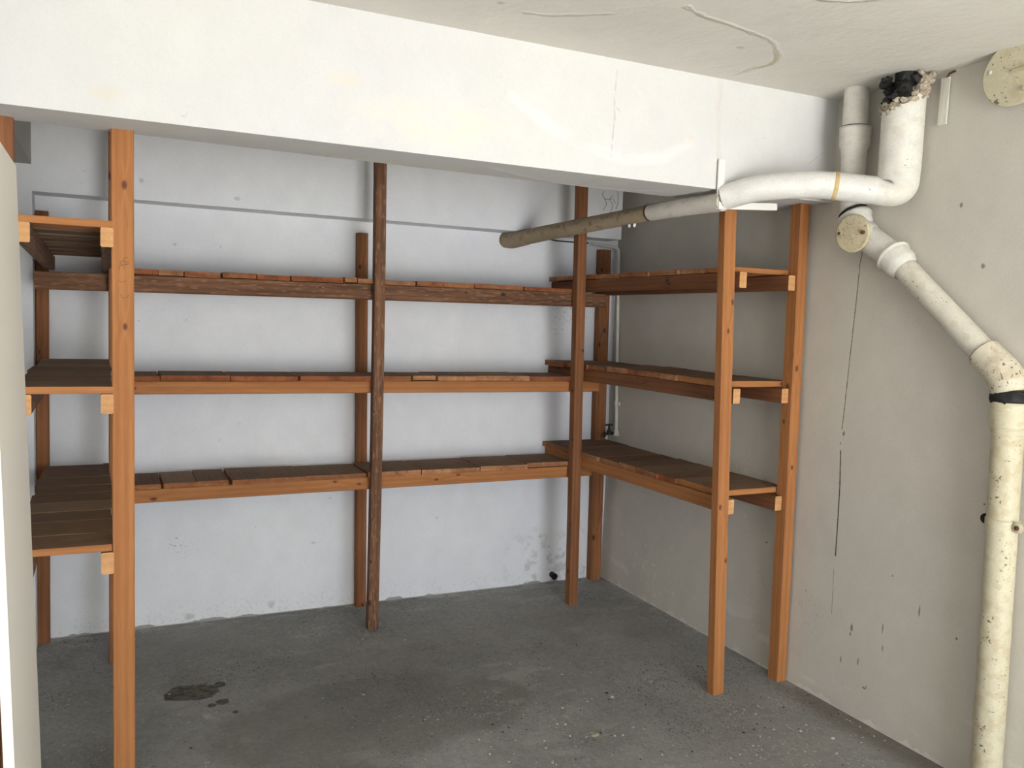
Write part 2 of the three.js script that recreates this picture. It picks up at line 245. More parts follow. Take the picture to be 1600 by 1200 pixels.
// floor: texture x from -3.4 to 0.05 (u), z 0 to 3.45 (v)
const damp = (x, z) => { const q = Math.hypot((x + 1.72) / 0.62, (z - 1.2) / 0.36) + 0.35 * (fbm(x * 4, z * 4, 151) - 0.5); return 1 - sm(0.82, 1.02, q); };
const oilAt = (x, z) => { const e = Math.hypot((x + 2.335) / 0.108, (z - 0.775) / 0.098) + 0.7 * (fbm(x * 13, z * 13, 153) - 0.5); let q = 1 - sm(0.8, 0.92, e); for (const [ox, oz, r] of [[-2.275, 0.915, 0.022], [-2.235, 0.9, 0.028], [-2.225, 0.74, 0.03], [-2.2, 1.0, 0.015]]) q = Math.max(q, 1 - sm(0.7, 0.95, Math.hypot(x - ox, z - oz) / r + 0.7 * (fbm(x * 40, z * 40, 154) - 0.5))); return q; };
const tFloor = colorTex(2048, 2048, (u, v) => {
  const x = -3.4 + u * 3.45, z = v * 3.45, big = fbm(x * 1.3, z * 1.3, 161, 4) - 0.5, mid = fbm(x * 6, z * 6, 163, 4) - 0.5, fine = noise(x * 190, z * 190, 165) - 0.5, fin2 = fbm(x * 60, z * 60, 166, 3) - 0.5;
  const k = 1 + 0.24 * big + 0.16 * mid + 0.1 * fine + 0.14 * fin2; let c = [141 * k, 140.5 * k, 137 * k];
  c = lerp3(c, [82, 80, 71], 0.3 * damp(x, z));
  const d2 = (1 - sm(0.75, 1.05, Math.hypot((x + 2.15) / 0.5, (z - 1.75) / 0.35) + 0.4 * (fbm(x * 5, z * 5, 155) - 0.5))); c = lerp3(c, [84, 82, 75], 0.4 * d2);
  for (const [px, pz, rx, rz, a] of [[-0.68, 0.55, 0.2, 0.13, 0.35], [-0.45, 0.83, 0.16, 0.1, 0.3], [-2.2, 0.25, 0.6, 0.2, 0.25], [-0.5, 2.1, 0.6, 0.4, 0.3], [-1.15, 0.75, 0.06, 0.05, 0.5]]) c = lerp3(c, [142, 139, 132], a * dab(x, z, px, pz, rx, rz, 167));
  const scuff = sm(0.56, 0.75, fbm(x * 9 + 4 * fbm(x * 2, z * 2, 5), z * 17, 169)) * sm(0.4, 0.62, fbm(x * 1.8, z * 1.8, 171)); c = lerp3(c, [172, 170, 163], 0.42 * scuff);
  const dots = sm(0.8, 0.86, noise(x * 150, z * 150, 173) * (0.62 + 0.5 * fbm(x * 2.4, z * 2.4, 175))); c = lerp3(c, [186, 183, 176], 0.8 * dots);
  const pits = sm(0.78, 0.84, noise(x * 190, z * 190, 177) * (0.65 + 0.5 * fbm(x * 3, z * 3, 179))); c = lerp3(c, [58, 56, 52], 0.6 * pits);
  const wallDist = Math.min(z, -x), splash = sm(0.5, 0.66, fbm(x * 14, z * 14, 181)) * (1 - sm(0.015, 0.09, wallDist)); c = lerp3(c, [190, 187, 178], 0.55 * splash);
  c = lerp3(c, [88, 78, 66], 0.5 * (1 - sm(0.05, 0.16, -x - 0.05 * fbm(z * 5, 1, 183))) * sm(1.4, 1.8, z));
  const o = oilAt(x, z); if (o > 0) { const g = fbm(x * 70, z * 70, 185, 3); c = lerp3(c, lerp3([44, 41, 30], [88, 80, 60], sm(0.3, 0.62, g)), 0.95 * o); }
  c = lerp3(c, [184, 182, 175], 0.55 * dab(x, z, -2.3, 1.0, 0.09, 0.03, 187) * sm(0.45, 0.6, fbm(x * 40, z * 40, 189)));
  return c;
});
const bFloor = grayTex(1536, 1536, (u, v) => { const x = -3.4 + u * 3.45, z = v * 3.45; return 0.5 + 0.35 * (fbm(x * 22, z * 22, 191, 4) - 0.5) + 0.2 * (noise(x * 160, z * 160, 193) - 0.5) - 0.12 * oilAt(x, z); });
const rFloor = grayTex(512, 512, (u, v) => { const x = -3.4 + u * 3.45, z = v * 3.45; return 0.82 - 0.06 * damp(x, z) + 0.2 * (fbm(x * 7, z * 7, 195) - 0.5) - 0.2 * oilAt(x, z); });

const pm = (name, map, bumpMap, bumpScale, o = {}) => { const m = new THREE.MeshStandardMaterial({ map, bumpMap, bumpScale, roughness: 0.9, ...o }); m.name = name; return m; };
const mRight = pm('right wall paint', tRight, bRight, 0.0022), mBack = pm('back wall paint', tBack, bBack, 0.002), mBeam = pm('beam paint', tBeam, bBeam, 0.005), mCeil = pm('ceiling paint', tCeil, bCeil, 0.007), mFloor = pm('concrete', tFloor, bFloor, 0.006, { roughness: 1, roughnessMap: rFloor });
const mGray = pm('grey painted concrete', plaster(512, 512, 2, 2, [172, 170, 167], 201), bBack, 0.004);
const mSlab = pm('outdoor paving', colorTex(512, 512, (u, v) => { const k = 1 + 0.2 * (fbm(u * 20, v * 20, 211) - 0.5); return [196 * k, 190 * k, 178 * k]; }), null, 1);

const dirt = (base, spots, seed, dens) => colorTex(512, 512, (u, v) => { const k = 1 + 0.1 * (fbm(u * 8, v * 8, seed) - 0.5) + 0.05 * (noise(u * 90, v * 90, seed + 1) - 0.5); let c = base.map((b) => b * k); c = lerp3(c, spots, 0.4 * sm(0.52, 0.76, fbm(u * 10, v * 14, seed + 3))); const d = sm(dens, dens + 0.05, noise(u * 60, v * 80, seed + 5) * (0.55 + 0.5 * fbm(u * 6, v * 6, seed + 7))); return lerp3(c, [84, 66, 46], 0.75 * d); });
const mPipe = pm('white pipe paint', dirt([213, 210, 200], [198, 190, 170], 221, 0.84), null, 1, { roughness: 0.55 });
const mGloss = pm('glossy white pipe paint', dirt([221, 219, 213], [212, 206, 194], 227, 0.86), null, 1, { roughness: 0.38 });
const mCream = pm('cream pipe paint', dirt([198, 190, 162], [172, 152, 116], 231, 0.75), null, 1, { roughness: 0.6 });
const mCap = pm('yellowed cap paint', dirt([198, 187, 155], [164, 134, 98], 241, 0.7), null, 1, { roughness: 0.7 });
const mIvory = pm('ivory pipe paint', dirt([209, 203, 187], [186, 172, 144], 281, 0.8), null, 1, { roughness: 0.55 }), mElbow = pm('speckled elbow paint', dirt([204, 196, 174], [168, 146, 112], 285, 0.69), null, 1, { roughness: 0.6 });
const mDirty = pm('stained drain pipe', dirt([166, 148, 122], [96, 70, 42], 251, 0.78), null, 1, { roughness: 0.8 });
const mDust = pm('dusty grey pipe', dirt([204, 198, 186], [172, 162, 146], 257, 0.8), null, 1, { roughness: 0.8 });
const plain = (name, color, roughness = 0.8, o = {}) => { const m = new THREE.MeshStandardMaterial({ color, roughness, ...o }); m.name = name; return m; };
const mBlack = plain('black rubber', '#17140f', 0.9), mTar = plain('black tar', '#121110', 0.7), mRust = plain('brown rust', '#5d3a22', 0.9), mFibre = pm('torn lagging', dirt([182, 170, 150], [92, 82, 68], 261, 0.58), null, 1, { roughness: 1 });
const mWhite = plain('white bracket paint', '#e9e6dc', 0.6), mPanel = plain('cream board', '#e2ded2', 0.55), mPanelEdge = plain('pale board edge', '#f1ecdc', 0.5), mTap = plain('dark brass', '#2e2a22', 0.5, { metalness: 0.5 });

// ---------------------------------------------------------------- the room
const ZF = 6.3, XL = -3.4;
const floor = struct('floor', uvBy(box(XL - 0.2, 0.25, -0.2, 0, -0.25, ZF + 0.2), (x, y, z) => [(x + 3.4) / 3.45, z / 3.45]), mFloor);
struct('ceiling', uvBy(box(XL - 0.2, 0.25, 2.4, 2.6, -0.25, ZF + 0.2), (x, y, z) => [(x + 3.4) / 3.45, (z - 1.5) / 3.45]), mCeil);
const xb = -0.022, xt = 0.006;                                             // the right wall leans out a little
struct('wall_right', uvBy(block([[xb, -0.1, ZF + 0.2], [0.25, -0.1, ZF + 0.2], [0.25, -0.1, -0.25], [xb, -0.1, -0.25], [xt, 2.45, ZF + 0.2], [0.25, 2.45, ZF + 0.2], [0.25, 2.45, -0.25], [xt, 2.45, -0.25]]), (x, y, z) => [z / 2.6, y / 2.4]), mRight);
struct('wall_left', uvBy(box(XL - 0.2, XL, -0.1, 2.45, -0.25, ZF + 0.2), (x, y, z) => [z / 2.6, y / 2.4]), mBack);
const ubk = (x, y, z) => [(x + 3.4 + z * 0.3) / 3.4, y / 2.4];
const back = struct('wall_back', uvBy(mergeGeometries([box(XL - 0.1, 0.2, -0.1, 2.45, -0.25, 0), box(-2.904, -0.076, 1.939, 2.42, -0.05, 0.15), box(XL - 0.1, -2.904, -0.05, 2.42, -0.05, 0.15)]), ubk), mBack);
struct('wall_front', uvBy(mergeGeometries([box(XL - 0.1, -2.25, -0.1, 2.45, ZF, ZF + 0.2), box(-0.35, 0.2, -0.1, 2.45, ZF, ZF + 0.2), box(-2.25, -0.35, 2.1, 2.45, ZF, ZF + 0.2)]), (x, y, z) => [(x + 3.4) / 3.4, y / 2.4]), mBack);
// downstand beam across the room and a smaller one along the left wall
struct('ceiling_beam', uvBy(block([[XL - 0.05, 1.9985, 1.588], [0.1, 1.9985, 1.583], [0.1, 1.9985, 1.295], [XL - 0.05, 1.9985, 1.385], [XL - 0.05, 2.45, 1.588], [0.1, 2.45, 1.583], [0.1, 2.45, 1.295], [XL - 0.05, 2.45, 1.385]]), (x, y, z, nx, ny) => [(x + 3.4) / 3.45, Math.abs(ny) > 0.5 ? (z - 1.2) / 0.5 : (y - 1.95) / 0.5]), mBeam);
struct('side_beam', uvBy(box(XL - 0.05, -2.906, 2.047, 2.42, 0.1, 1.4), (x, y, z, nx) => [z / 2, (Math.abs(nx) > 0.5 ? y : x + 4) / 2]), mGray);
struct('driveway', uvBy(box(-14, 12, -0.15, -0.005, ZF + 0.2, 22), (x, y, z) => [x / 4, z / 4]), mSlab);

// ---------------------------------------------------------------- shelving
const beamTimber = (a, b, h, d, o = {}) => timber(V(...a), V(...b), d, h, { side: V(0, 0, 1), ...o });   // runs along x, h tall, d deep
const post = (b, t, w, d, o = {}) => timber(V(...b), V(...t), w, d, { side: V(1, 0, 0), n: 8, ...o });
const pick = (a) => a[Math.floor(rnd() * a.length)];
const plankMat = () => [pick(plankTop), pick(plankEdge), pick(plankEdge)];

// back rack, along the back wall
const rackB = thing('shelving_rack', 'long three-shelf timber rack running along the white back wall', 'shelving', [-1.5, 0, 0.2]);
{
  part(rackB, 'post', post([-2.881, 0, 0.025], [-2.876, 1.872, 0.025], 0.048, 0.045), RED);
  part(rackB, 'post', post([-1.463, 0, 0.025], [-1.494, 1.88, 0.025], 0.052, 0.045, { twist: 0.05 }), RED);
  part(rackB, 'post', post([-0.083, 0, 0.028], [-0.108, 1.888, 0.028], 0.068, 0.05), RED);
  part(rackB, 'post', post([-2.598, 0, 0.345], [-2.598, 2.4, 0.345], 0.05, 0.05), RED);
  part(rackB, 'post', post([-1.494, 0, 0.352], [-1.509, 2.4, 0.352], 0.05, 0.045, { bow: [0.006, 0], twist: 0.06 }), OLD, 'dark weathered post');
  part(rackB, 'post', post([-0.417, 0, 0.362], [-0.462, 2.4, 0.362], 0.05, 0.052), RED);
  const levels = [
    { yl: 0.687, yr: 0.698, m: PINE, t: 0.022 }, { yl: 1.147, yr: 1.147, m: PINE, t: 0.022 }, { yl: 1.58, yr: 1.597, m: OLD, t: 0.02 },
  ];
  const xe = [[-2.6, -0.3], [-2.6, -0.28], [-2.888, -0.262]];
  levels.forEach((l, i) => {
    const h = i === 2 ? 0.068 : i === 1 ? 0.056 : 0.058, ya = (x) => l.yl + (l.yr - l.yl) * (x + 2.52) / 2.05;
    part(rackB, 'beam', beamTimber([xe[i][0], ya(xe[i][0]), 0.302], [xe[i][1], ya(xe[i][1]), 0.302], h, 0.036, { bow: [0, 0] }), l.m, i === 2 ? 'dark weathered beam' : undefined);
    part(rackB, 'beam', beamTimber([-2.9, ya(-2.9), 0.068], [-0.12, ya(-0.12), 0.068], h, 0.034), RED);
    l.top = (x) => ya(x) + h / 2 + 0.0005;
  });
  // short planks laid front to back; the joints as they lie in the photograph
  const rows = [
    [[-2.598, -2.42], [-2.417, -2.28], [-2.277, -2.146], [-2.14, -1.822], [-1.818, -1.53], [-1.527, -1.264], [-1.26, -0.956], [-0.953, -0.692], [-0.688, -0.425]],
    [[-2.6, -2.428], [-2.424, -2.146], [-2.142, -1.853], [-1.85, -1.548], [-1.545, -1.32], [-1.316, -1.2], [-1.196, -0.99], [-0.986, -0.7], [-0.697, -0.425]],
    [[-2.55, -2.437], [-2.434, -2.336], [-2.332, -2.187], [-2.183, -2.042], [-2.038, -1.896], [-1.892, -1.66], [-1.656, -1.6], [-1.594, -1.47], [-1.466, -1.315], [-1.311, -1.016], [-1.012, -0.748], [-0.744, -0.47]],
  ];
  rows.forEach((row, i) => row.forEach(([a, b], k) => {
    const l = levels[i], w = b - a, x = (a + b) / 2; let z1 = 0.332 + rr(-0.006, 0.012), z0 = rr(0.05, 0.075), lift = rr(0, 0.003), t = l.t + rr(-0.002, 0.003), m = plankMat(), til = rr(-0.004, 0.004);
    if (i === 0 && k === 3) { z1 = 0.385; lift = 0.004; t = 0.022; til = 0.006; }
    if (i === 0 && k === 4) { z1 = 0.318; t = 0.019; m = [plankTop[1], red, red]; }
    part(rackB, 'plank', timber(V(x, l.top(x) + t / 2 + lift, z0), V(x + rr(-0.004, 0.004), l.top(x) + t / 2 + lift + (til > 0 ? til : 0), z1), w - 0.002, t, { side: V(1, 0, 0), c: 0.0022, n: 2, jag: 0.003, twist: til * 2 }), m);
  }));
}
// right rack, along the right wall; its beams lie on the back rack
const rackR = thing('shelving_rack', 'three-shelf orange timber rack against the right wall beneath the white pipe', 'shelving', [-0.22, 0, 0.75]);
{
  part(rackR, 'post', post([-0.39, 0, 1.513], [-0.424, 1.998, 1.468], 0.055, 0.044, { twist: -0.12 }), PINE);
  part(rackR, 'post', post([-0.052, 0, 1.5], [-0.056, 1.998, 1.475], 0.05, 0.06), PINE);
  const Z = [[0.752, 0.762], [1.205, 1.212], [1.662, 1.675]];
  Z.forEach(([yb, yf], i) => {
    const h = [0.06, 0.06, 0.062][i], d = 0.036;
    part(rackR, 'beam', timber(V(-0.402, yb, 0.005), V(-0.352, yf, 1.498), d, h, { side: V(1, 0, 0), bow: [0, 0.004] }), i === 0 ? PINE : [redShaded, redShaded, paleEnd]);
    part(rackR, 'beam', timber(V(-0.15, yb, 0.06), V(-0.102, yf, 1.5), d, h, { side: V(1, 0, 0) }), [redShaded, redShaded, paleEnd]);
    const top = (z) => yb + (yf - yb) * z / 1.5 + h / 2 + 0.003;
    const J = [[0.0, 0.25, 0.555, 0.72, 0.866, 1.05, 1.175, 1.455], [0.0, 0.2, 0.41, 0.59, 0.749, 1.026, 1.145, 1.455], [0.0, 0.28, 0.47, 0.66, 0.9, 1.12, 1.3, 1.455]][i];
    for (let k = 0; k < J.length - 1; k++) {
      const z = (J[k] + J[k + 1]) / 2, w = J[k + 1] - J[k] - 0.003, t = [0.024, 0.026, 0.021][i] + rr(-0.002, 0.002), x0 = -0.424 + 0.034 * z + rr(-0.008, 0.01) - (k === 0 ? 0.02 : 0), y = top(z) + t / 2 + rr(0, 0.003);
      const m = plankMat(); if (k === J.length - 2) m[1] = m[2] = pine;
      part(rackR, 'plank', timber(V(x0, y, z), V(-0.034 + rr(-0.012, 0.004), y + rr(-0.002, 0.002), z), w, t, { side: V(0, 0, -1), c: 0.0025, n: 2, jag: 0.004, twist: rr(-0.01, 0.01) }), m);
    }
  });
}
// left rack, narrow, with boards laid across it
const rackL = thing('shelving_rack', 'narrow three-shelf orange timber rack at the left, half hidden by the cream board', 'shelving', [-2.74, 0, 0.75]);
{
  const p = part(rackL, 'post', post([-2.583, 0, 1.397], [-2.588, 1.998, 1.397], 0.061, 0.045, { twist: 0.01 }), PINE, 'bright orange front post');
  part(rackL, 'post', post([-2.888, 0, 1.397], [-2.888, 1.998, 1.397], 0.05, 0.045), RED);
  const Z = [[0.748, 0.722, 0.066], [1.203, 1.2, 0.058], [1.652, 1.686, 0.056]], nB = [8, 7, 8];
  Z.forEach(([yb, yf, h], i) => {
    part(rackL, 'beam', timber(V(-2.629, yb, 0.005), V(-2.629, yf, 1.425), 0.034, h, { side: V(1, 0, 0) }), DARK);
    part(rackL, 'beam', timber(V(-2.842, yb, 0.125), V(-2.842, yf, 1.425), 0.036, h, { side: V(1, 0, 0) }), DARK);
    const top = (z) => yb + (yf - yb) * z / 1.42 + h / 2 + 0.001;
    let z = 1.422; const end = 0.13;
    for (let k = 0; k < nB[i]; k++) {
      const w = k === nB[i] - 1 ? z - end : (1.29 / nB[i]) * rr(0.8, 1.2), zc = z - w / 2, t = 0.021, y = top(zc) + t / 2 + rr(0, 0.0006), tm = pick(plankTop), m = [tm, tm, tm]; if (k === 0) m[1] = pine;
      part(rackL, 'plank', timber(V(-2.872 + rr(-0.006, 0.006), y, zc), V(-2.616 + rr(-0.004, 0.002), y, zc), w - 0.0006, t, { side: V(0, 0, -1), c: 0.0007, n: 2, jag: 0.002 }), m); z -= w;
    }
  });
  // pencil scribbles on the front post
  const strokes = []; const arc = (x, y, r, a0, a1, sy = 1) => strokes.push(sweep(Array.from({ length: 14 }, (_, i) => { const a = a0 + (a1 - a0) * i / 13; return V(x + r * Math.cos(a), y + r * sy * Math.sin(a), 1.4199); }), 0.0006, 5));
  arc(-2.583, 1.615, 0.011, 0.4, 6.5, 0.5); arc(-2.577, 1.622, 0.008, 1, 5, 1.2); arc(-2.588, 1.57, 0.011, 3.4, 6.0); arc(-2.582, 1.525, 0.012, 3.3, 6.2); arc(-2.59, 1.598, 0.007, 0, 3.5, 1.4);
  const pencil = plain('pencil', '#5a4636', 0.7); for (const st of strokes) part(p, 'pencil_mark', st, pencil, 'grey pencil scribble');
}

// ---------------------------------------------------------------- pipes
const xp = -0.068;
const diagDir = V(0, 1.419 - 1.757, 2.365 - 1.972).normalize();
const soil = thing('soil_pipe', 'cream drainpipe with round inspection cap running diagonally down the right wall', 'pipe', [xp, 0, 2.1]);
{
  part(soil, 'upper_pipe', sweep([V(xp, 2.4, 1.745), V(xp, 2.25, 1.747)], 0.046, 32, false), mPipe);
  part(soil, 'socket', turned(V(xp, 2.14, 1.75), V(0, 1, 0), [[0, 0.045], [0.03, 0.047], [0.05, 0.056], [0.105, 0.057], [0.116, 0.0585], [0.118, 0.048]]), mPipe);
  part(soil, 'joint_ring', turned(V(xp, 2.252, 1.747), V(0, 1, 0), [[0, 0.05], [0.009, 0.051], [0.01, 0.046]]), mBlack, 'black joint ring');
  part(soil, 'lower_drop', sweep([V(xp, 2.15, 1.75), V(xp, 1.93, 1.76)], 0.0455, 32, false), mPipe);
  // bend with the inspection cap
  const bend = part(soil, 'branch_bend', sweep(bendPath([V(xp, 1.935, 1.76), V(xp, 1.865, 1.795), V(xp, 1.757, 1.972)], 0.11), 0.05, 32), mPipe);
  const tilt = V(0, -0.8, 0.45).normalize();
  part(soil, 'joint_ring', turned(V(xp, 1.935, 1.766), tilt, [[-0.004, 0.054], [0.007, 0.059], [0.009, 0.05]]), mBlack, 'black joint ring');
  part(soil, 'collar', turned(V(xp, 1.927, 1.77), tilt, [[0, 0.05], [0.002, 0.062], [0.016, 0.063], [0.02, 0.057], [0.045, 0.056], [0.06, 0.05]]), mPipe);
  part(soil, 'cap_neck', turned(V(xp + 0.02, 1.852, 1.822), V(-1, -0.03, 0.12), [[0, 0.05], [0.05, 0.056], [0.07, 0.06], [0.078, 0.066]]), mPipe);
  const cap = part(soil, 'inspection_cap', turned(V(xp - 0.058, 1.85, 1.831), V(-1, -0.03, 0.12), [[0, 0.066], [0.002, 0.0705], [0.011, 0.0705], [0.014, 0.066], [0.0145, 0.03], [0.016, 0.0]]), mCap, 'yellowed round cap');
  for (const [y, z] of [[1.85, 1.885], [1.853, 1.776]]) part(cap, 'bolt', turned(V(xp - 0.070, y, z), V(-1, 0, 0.12), [[0, 0.008], [0.008, 0.008], [0.01, 0.006], [0.01, 0.0001]], 6), mRust);
  // sloping run
  const s0 = V(xp, 1.757, 1.972), e0 = V(xp, 1.43, 2.352);
  part(soil, 'socket', turned(s0.clone().addScaledVector(diagDir, -0.018), diagDir, [[0, 0.048], [0, 0.06], [0.003, 0.0635], [0.009, 0.064], [0.013, 0.0615], [0.017, 0.058], [0.052, 0.0575], [0.066, 0.052], [0.085, 0.044]]), mPipe);
  part(soil, 'sloping_pipe', sweep(Array.from({ length: 9 }, (_, i) => s0.clone().lerp(e0, i / 8)), 0.042, 32, false), mIvory);
  part(soil, 'joint_ring', turned(e0.clone().addScaledVector(diagDir, -0.012), diagDir, [[0, 0.044], [0.001, 0.05], [0.01, 0.052]]), mBlack, 'thin black joint line');
  part(soil, 'elbow', sweep(bendPath([e0.clone().addScaledVector(diagDir, -0.008), V(xp, 1.372, 2.424), V(xp, 1.315, 2.442)], 0.08), (t) => 0.0525 + 0.003 * Math.sin(t * 3.1), 32), mElbow, 'speckled cream elbow');
  const tar = turned(V(0, 1.283, 0), V(0, 1, 0), [[0, 0.05], [0.001, 0.056], [0.01, 0.0575], [0.02, 0.0565], [0.03, 0.052], [0.038, 0.047]], 48), TP = tar.attributes.position;
  for (let i = 0; i < TP.count; i++) { const a = Math.atan2(TP.getZ(i), TP.getX(i)), f = 1 + 0.09 * (noise(5 + 5 * Math.cos(a) + TP.getY(i) * 90, 5 + 5 * Math.sin(a), 7) - 0.5); TP.setXYZ(i, TP.getX(i) * f, TP.getY(i) + 0.009 * (noise(6 + 4 * Math.cos(a), 6 + 4 * Math.sin(a), 9) - 0.5), TP.getZ(i) * f); }
  tar.translate(xp, 0, 2.445); tar.computeVertexNormals(); part(soil, 'joint_ring', tar, mTar, 'ragged black tar joint');
  part(soil, 'socket', turned(V(xp, 1.175, 2.448), V(0, 1, 0), [[0, 0.045], [0.025, 0.05], [0.04, 0.055], [0.1, 0.056], [0.111, 0.056], [0.112, 0.045]]), mCream);
  part(soil, 'lower_pipe', sweep(Array.from({ length: 12 }, (_, i) => V(xp, 1.19 - 1.19 * i / 11, 2.448 + 0.022 * i / 11)), 0.0455, 32, false, 0.02), mCream, 'cream vertical pipe');
  const cl = part(soil, 'pipe_clamp', turned(V(xp, 0.886, 2.454), V(0, 1, 0), [[0, 0.046], [0.001, 0.0495], [0.03, 0.0495], [0.031, 0.046]]), mCream);
  for (const s of [-1, 1]) { const lug = part(cl, 'lug', turned(V(xp - 0.012 * (s > 0 ? 1 : -1), 0.902, 2.454 + s * 0.062), V(-1, 0, 0.1), [[0, 0.001], [0, 0.017], [0.008, 0.017], [0.009, 0.001]], 20), s > 0 ? mCream : mBlack); }
  part(cl, 'bolt', turned(V(xp - 0.019, 0.902, 2.516), V(-1, 0, 0.1), [[0, 0.008], [0.006, 0.008], [0.0062, 0.0001]], 6), mRust);
}
// thick pipe with torn lagging, its horizontal run and the drain behind the beam
const waste = thing('waste_pipe', 'thick white pipe with torn lagging at the ceiling, bending to run under the beam', 'pipe', [-0.3, 2.0, 1.8]);
{
  const bx = -0.085, bz = 1.979;
  // upright, cut aslant at the top
  const seg = 40, pos = [], uv = [], idx = [];
  for (let k = 0; k <= seg; k++) {
    const a = k / seg * 2 * Math.PI, x = bx + 0.071 * Math.cos(a), z = bz + 0.071 * Math.sin(a), yt = 2.295 + 0.42 * (0.9 * (x - bx) + 0.43 * (z - bz)) + 0.012 * (noise(k * 0.9, 3, 9) - 0.5) + 0.02 * (noise(k * 0.35, 8, 9) - 0.5), rows = 8;
    for (let r = 0; r <= rows; r++) { const t = r / rows, y = 2.06 + (yt - 2.06) * t; pos.push(x, y, z); uv.push(k / seg, y / 0.4); }
  }
  for (let k = 0; k < seg; k++) for (let r = 0; r < 8; r++) { const a = k * 9 + r, b = a + 9; idx.push(a, a + 1, b, b, a + 1, b + 1); }
  const g = new THREE.BufferGeometry(); g.setAttribute('position', new THREE.Float32BufferAttribute(pos, 3)); g.setAttribute('uv', new THREE.Float32BufferAttribute(uv, 2)); g.setIndex(idx); g.computeVertexNormals();
  part(waste, 'upright_pipe', g, mPipe);
  part(waste, 'core_pipe', sweep([V(bx, 2.05, bz), V(bx, 2.4, bz)], 0.036, 24, false), mTar, 'blackened inner pipe');
  // torn fibres along the cut and the black hollow above it
  const tuft = (n, r0, r1, fn, m, name, label) => { const gs = []; for (let i = 0; i < n; i++) { const s = rr(r0, r1), q = new THREE.IcosahedronGeometry(s, 1), P = q.attributes.position, sd = Math.floor(rnd() * 999); for (let k = 0; k < P.count; k++) { const v = V(P.getX(k), P.getY(k), P.getZ(k)), f = 0.55 + 0.9 * noise(v.x / s * 1.7 + 5, v.y / s * 1.7 + v.z / s * 2.1, sd); P.setXYZ(k, v.x * f, v.y * f * 0.8, v.z * f * 1.2); } q.computeVertexNormals(); const p = fn(i / n); q.rotateX(rr(-0.8, 0.8)); q.rotateY(rr(0, 6)); q.translate(p.x, p.y, p.z); gs.push(q); } return part(waste, name, mergeGeometries(gs), m, label); };
  tuft(90, 0.006, 0.015, (t) => { const a = t * 2 * Math.PI, r = rr(0.054, 0.069), z = bz + r * Math.sin(a), x = bx + r * Math.cos(a); return V(x, 2.296 + 0.42 * (0.9 * (x - bx) + 0.43 * (z - bz)) + rr(-0.012, 0.022), z); }, mFibre, 'torn_lagging', 'ragged beige lagging');
  tuft(26, 0.007, 0.016, () => V(bx + rr(0.0, 0.06), rr(2.33, 2.39), bz + rr(0.0, 0.07)), mFibre, 'torn_lagging', 'ragged beige lagging');
  tuft(44, 0.01, 0.026, () => { const z = bz + rr(-0.045, 0.05), x = bx + rr(-0.052, 0.02); return V(x, rr(2.295, 2.375), z); }, mTar, 'tar_filling', 'black tarry filling');
  const A = V(bx, 2.075, bz), B = V(bx, 1.985, bz - 0.005), C = V(-0.32, 2.018, 1.80), D = V(-0.485, 1.998, 1.675), E = V(-0.6, 1.955, 1.55);
  const run1 = bendPath([A, B, C], 0.085, 12), iCut = run1.length;
  part(waste, 'elbow', sweep([...run1.slice(0, 14), run1[13].clone().lerp(C, 0.12)], (t) => 0.0705 - 0.0205 * sm(0.15, 0.9, t), 36, false), mPipe);
  const run2 = bendPath([run1[11], C, D, V(-0.545, 1.968, 1.59)], 0.12, 8);
  part(waste, 'level_pipe', sweep(run2, (t) => 0.0495 - 0.003 * t, 36), mGloss);
  const dd = C.clone().sub(run1[11]).normalize(), q = run1[11].clone().lerp(C, 0.66);
  part(waste, 'joint_ring', turned(q, dd, [[0, 0.049], [0.002, 0.0515], [0.01, 0.052], [0.016, 0.0495]]), pm('yellowed joint', dirt([206, 180, 128], [150, 104, 60], 271, 0.7), null, 1), 'yellowed joint ring');
  // behind the beam
  part(waste, 'sleeve', sweep([V(-0.553, 1.952, 1.6), V(-0.58, 1.95, 1.4), V(-0.604, 1.946, 1.2)], 0.0345, 28), mDust, 'pale sleeve');
  part(waste, 'drain_pipe', sweep(Array.from({ length: 24 }, (_, i) => V(-0.601, 1.9465, 1.215).lerp(V(-0.69, 1.904, 0.12), i / 23)), (t) => 0.0325 + 0.0065 * t, 28, true, 0.06), mDirty, 'brown stained drain pipe');
  part(waste, 'joint_ring', turned(V(-0.604, 1.9462, 1.2), V(-0.089, -0.0425, -1.095), [[-0.006, 0.0335], [-0.005, 0.0352], [0.004, 0.0354], [0.006, 0.0335]]), mRust, 'rusty joint ring');
  part(waste, 'wall_elbow', sweep(bendPath([V(-0.682, 1.907, 0.21), V(-0.697, 1.899, 0.075), V(-0.702, 1.905, -0.02)], 0.07), (t) => 0.041 + 0.004 * Math.sin(t * 3.1), 28, true, 0.05), mDirty);
  for (const [x, z] of [[-0.618, 1.06], [-0.612, 1.09]]) part(waste, 'paint_drip', turned(V(x + 0.004, 1.8935, z), V(0.1, 1, 0), [[0, 0.0005], [0.003, 0.006], [0.01, 0.007], [0.022, 0.004]], 12), mGloss, 'white paint drip');
}
// white angle bracket on the beam under the pipe
const brk = thing('pipe_bracket', 'white flat bracket on the beam corner holding the thick pipe', 'bracket', [-0.5, 1.93, 1.6]);
part(brk, 'upright_strip', timber(V(-0.566, 2.105, 1.596), V(-0.566, 1.937, 1.596), 0.03, 0.007, { c: 0.001, n: 1 }), mWhite && [mWhite, mWhite, mWhite]);
part(brk, 'flat_strip', timber(V(-0.58, 1.936, 1.6), V(-0.312, 1.952, 1.612), 0.026, 0.02, { side: V(0, 1, 0), c: 0.001, n: 1 }), [mWhite, mWhite, mWhite]);

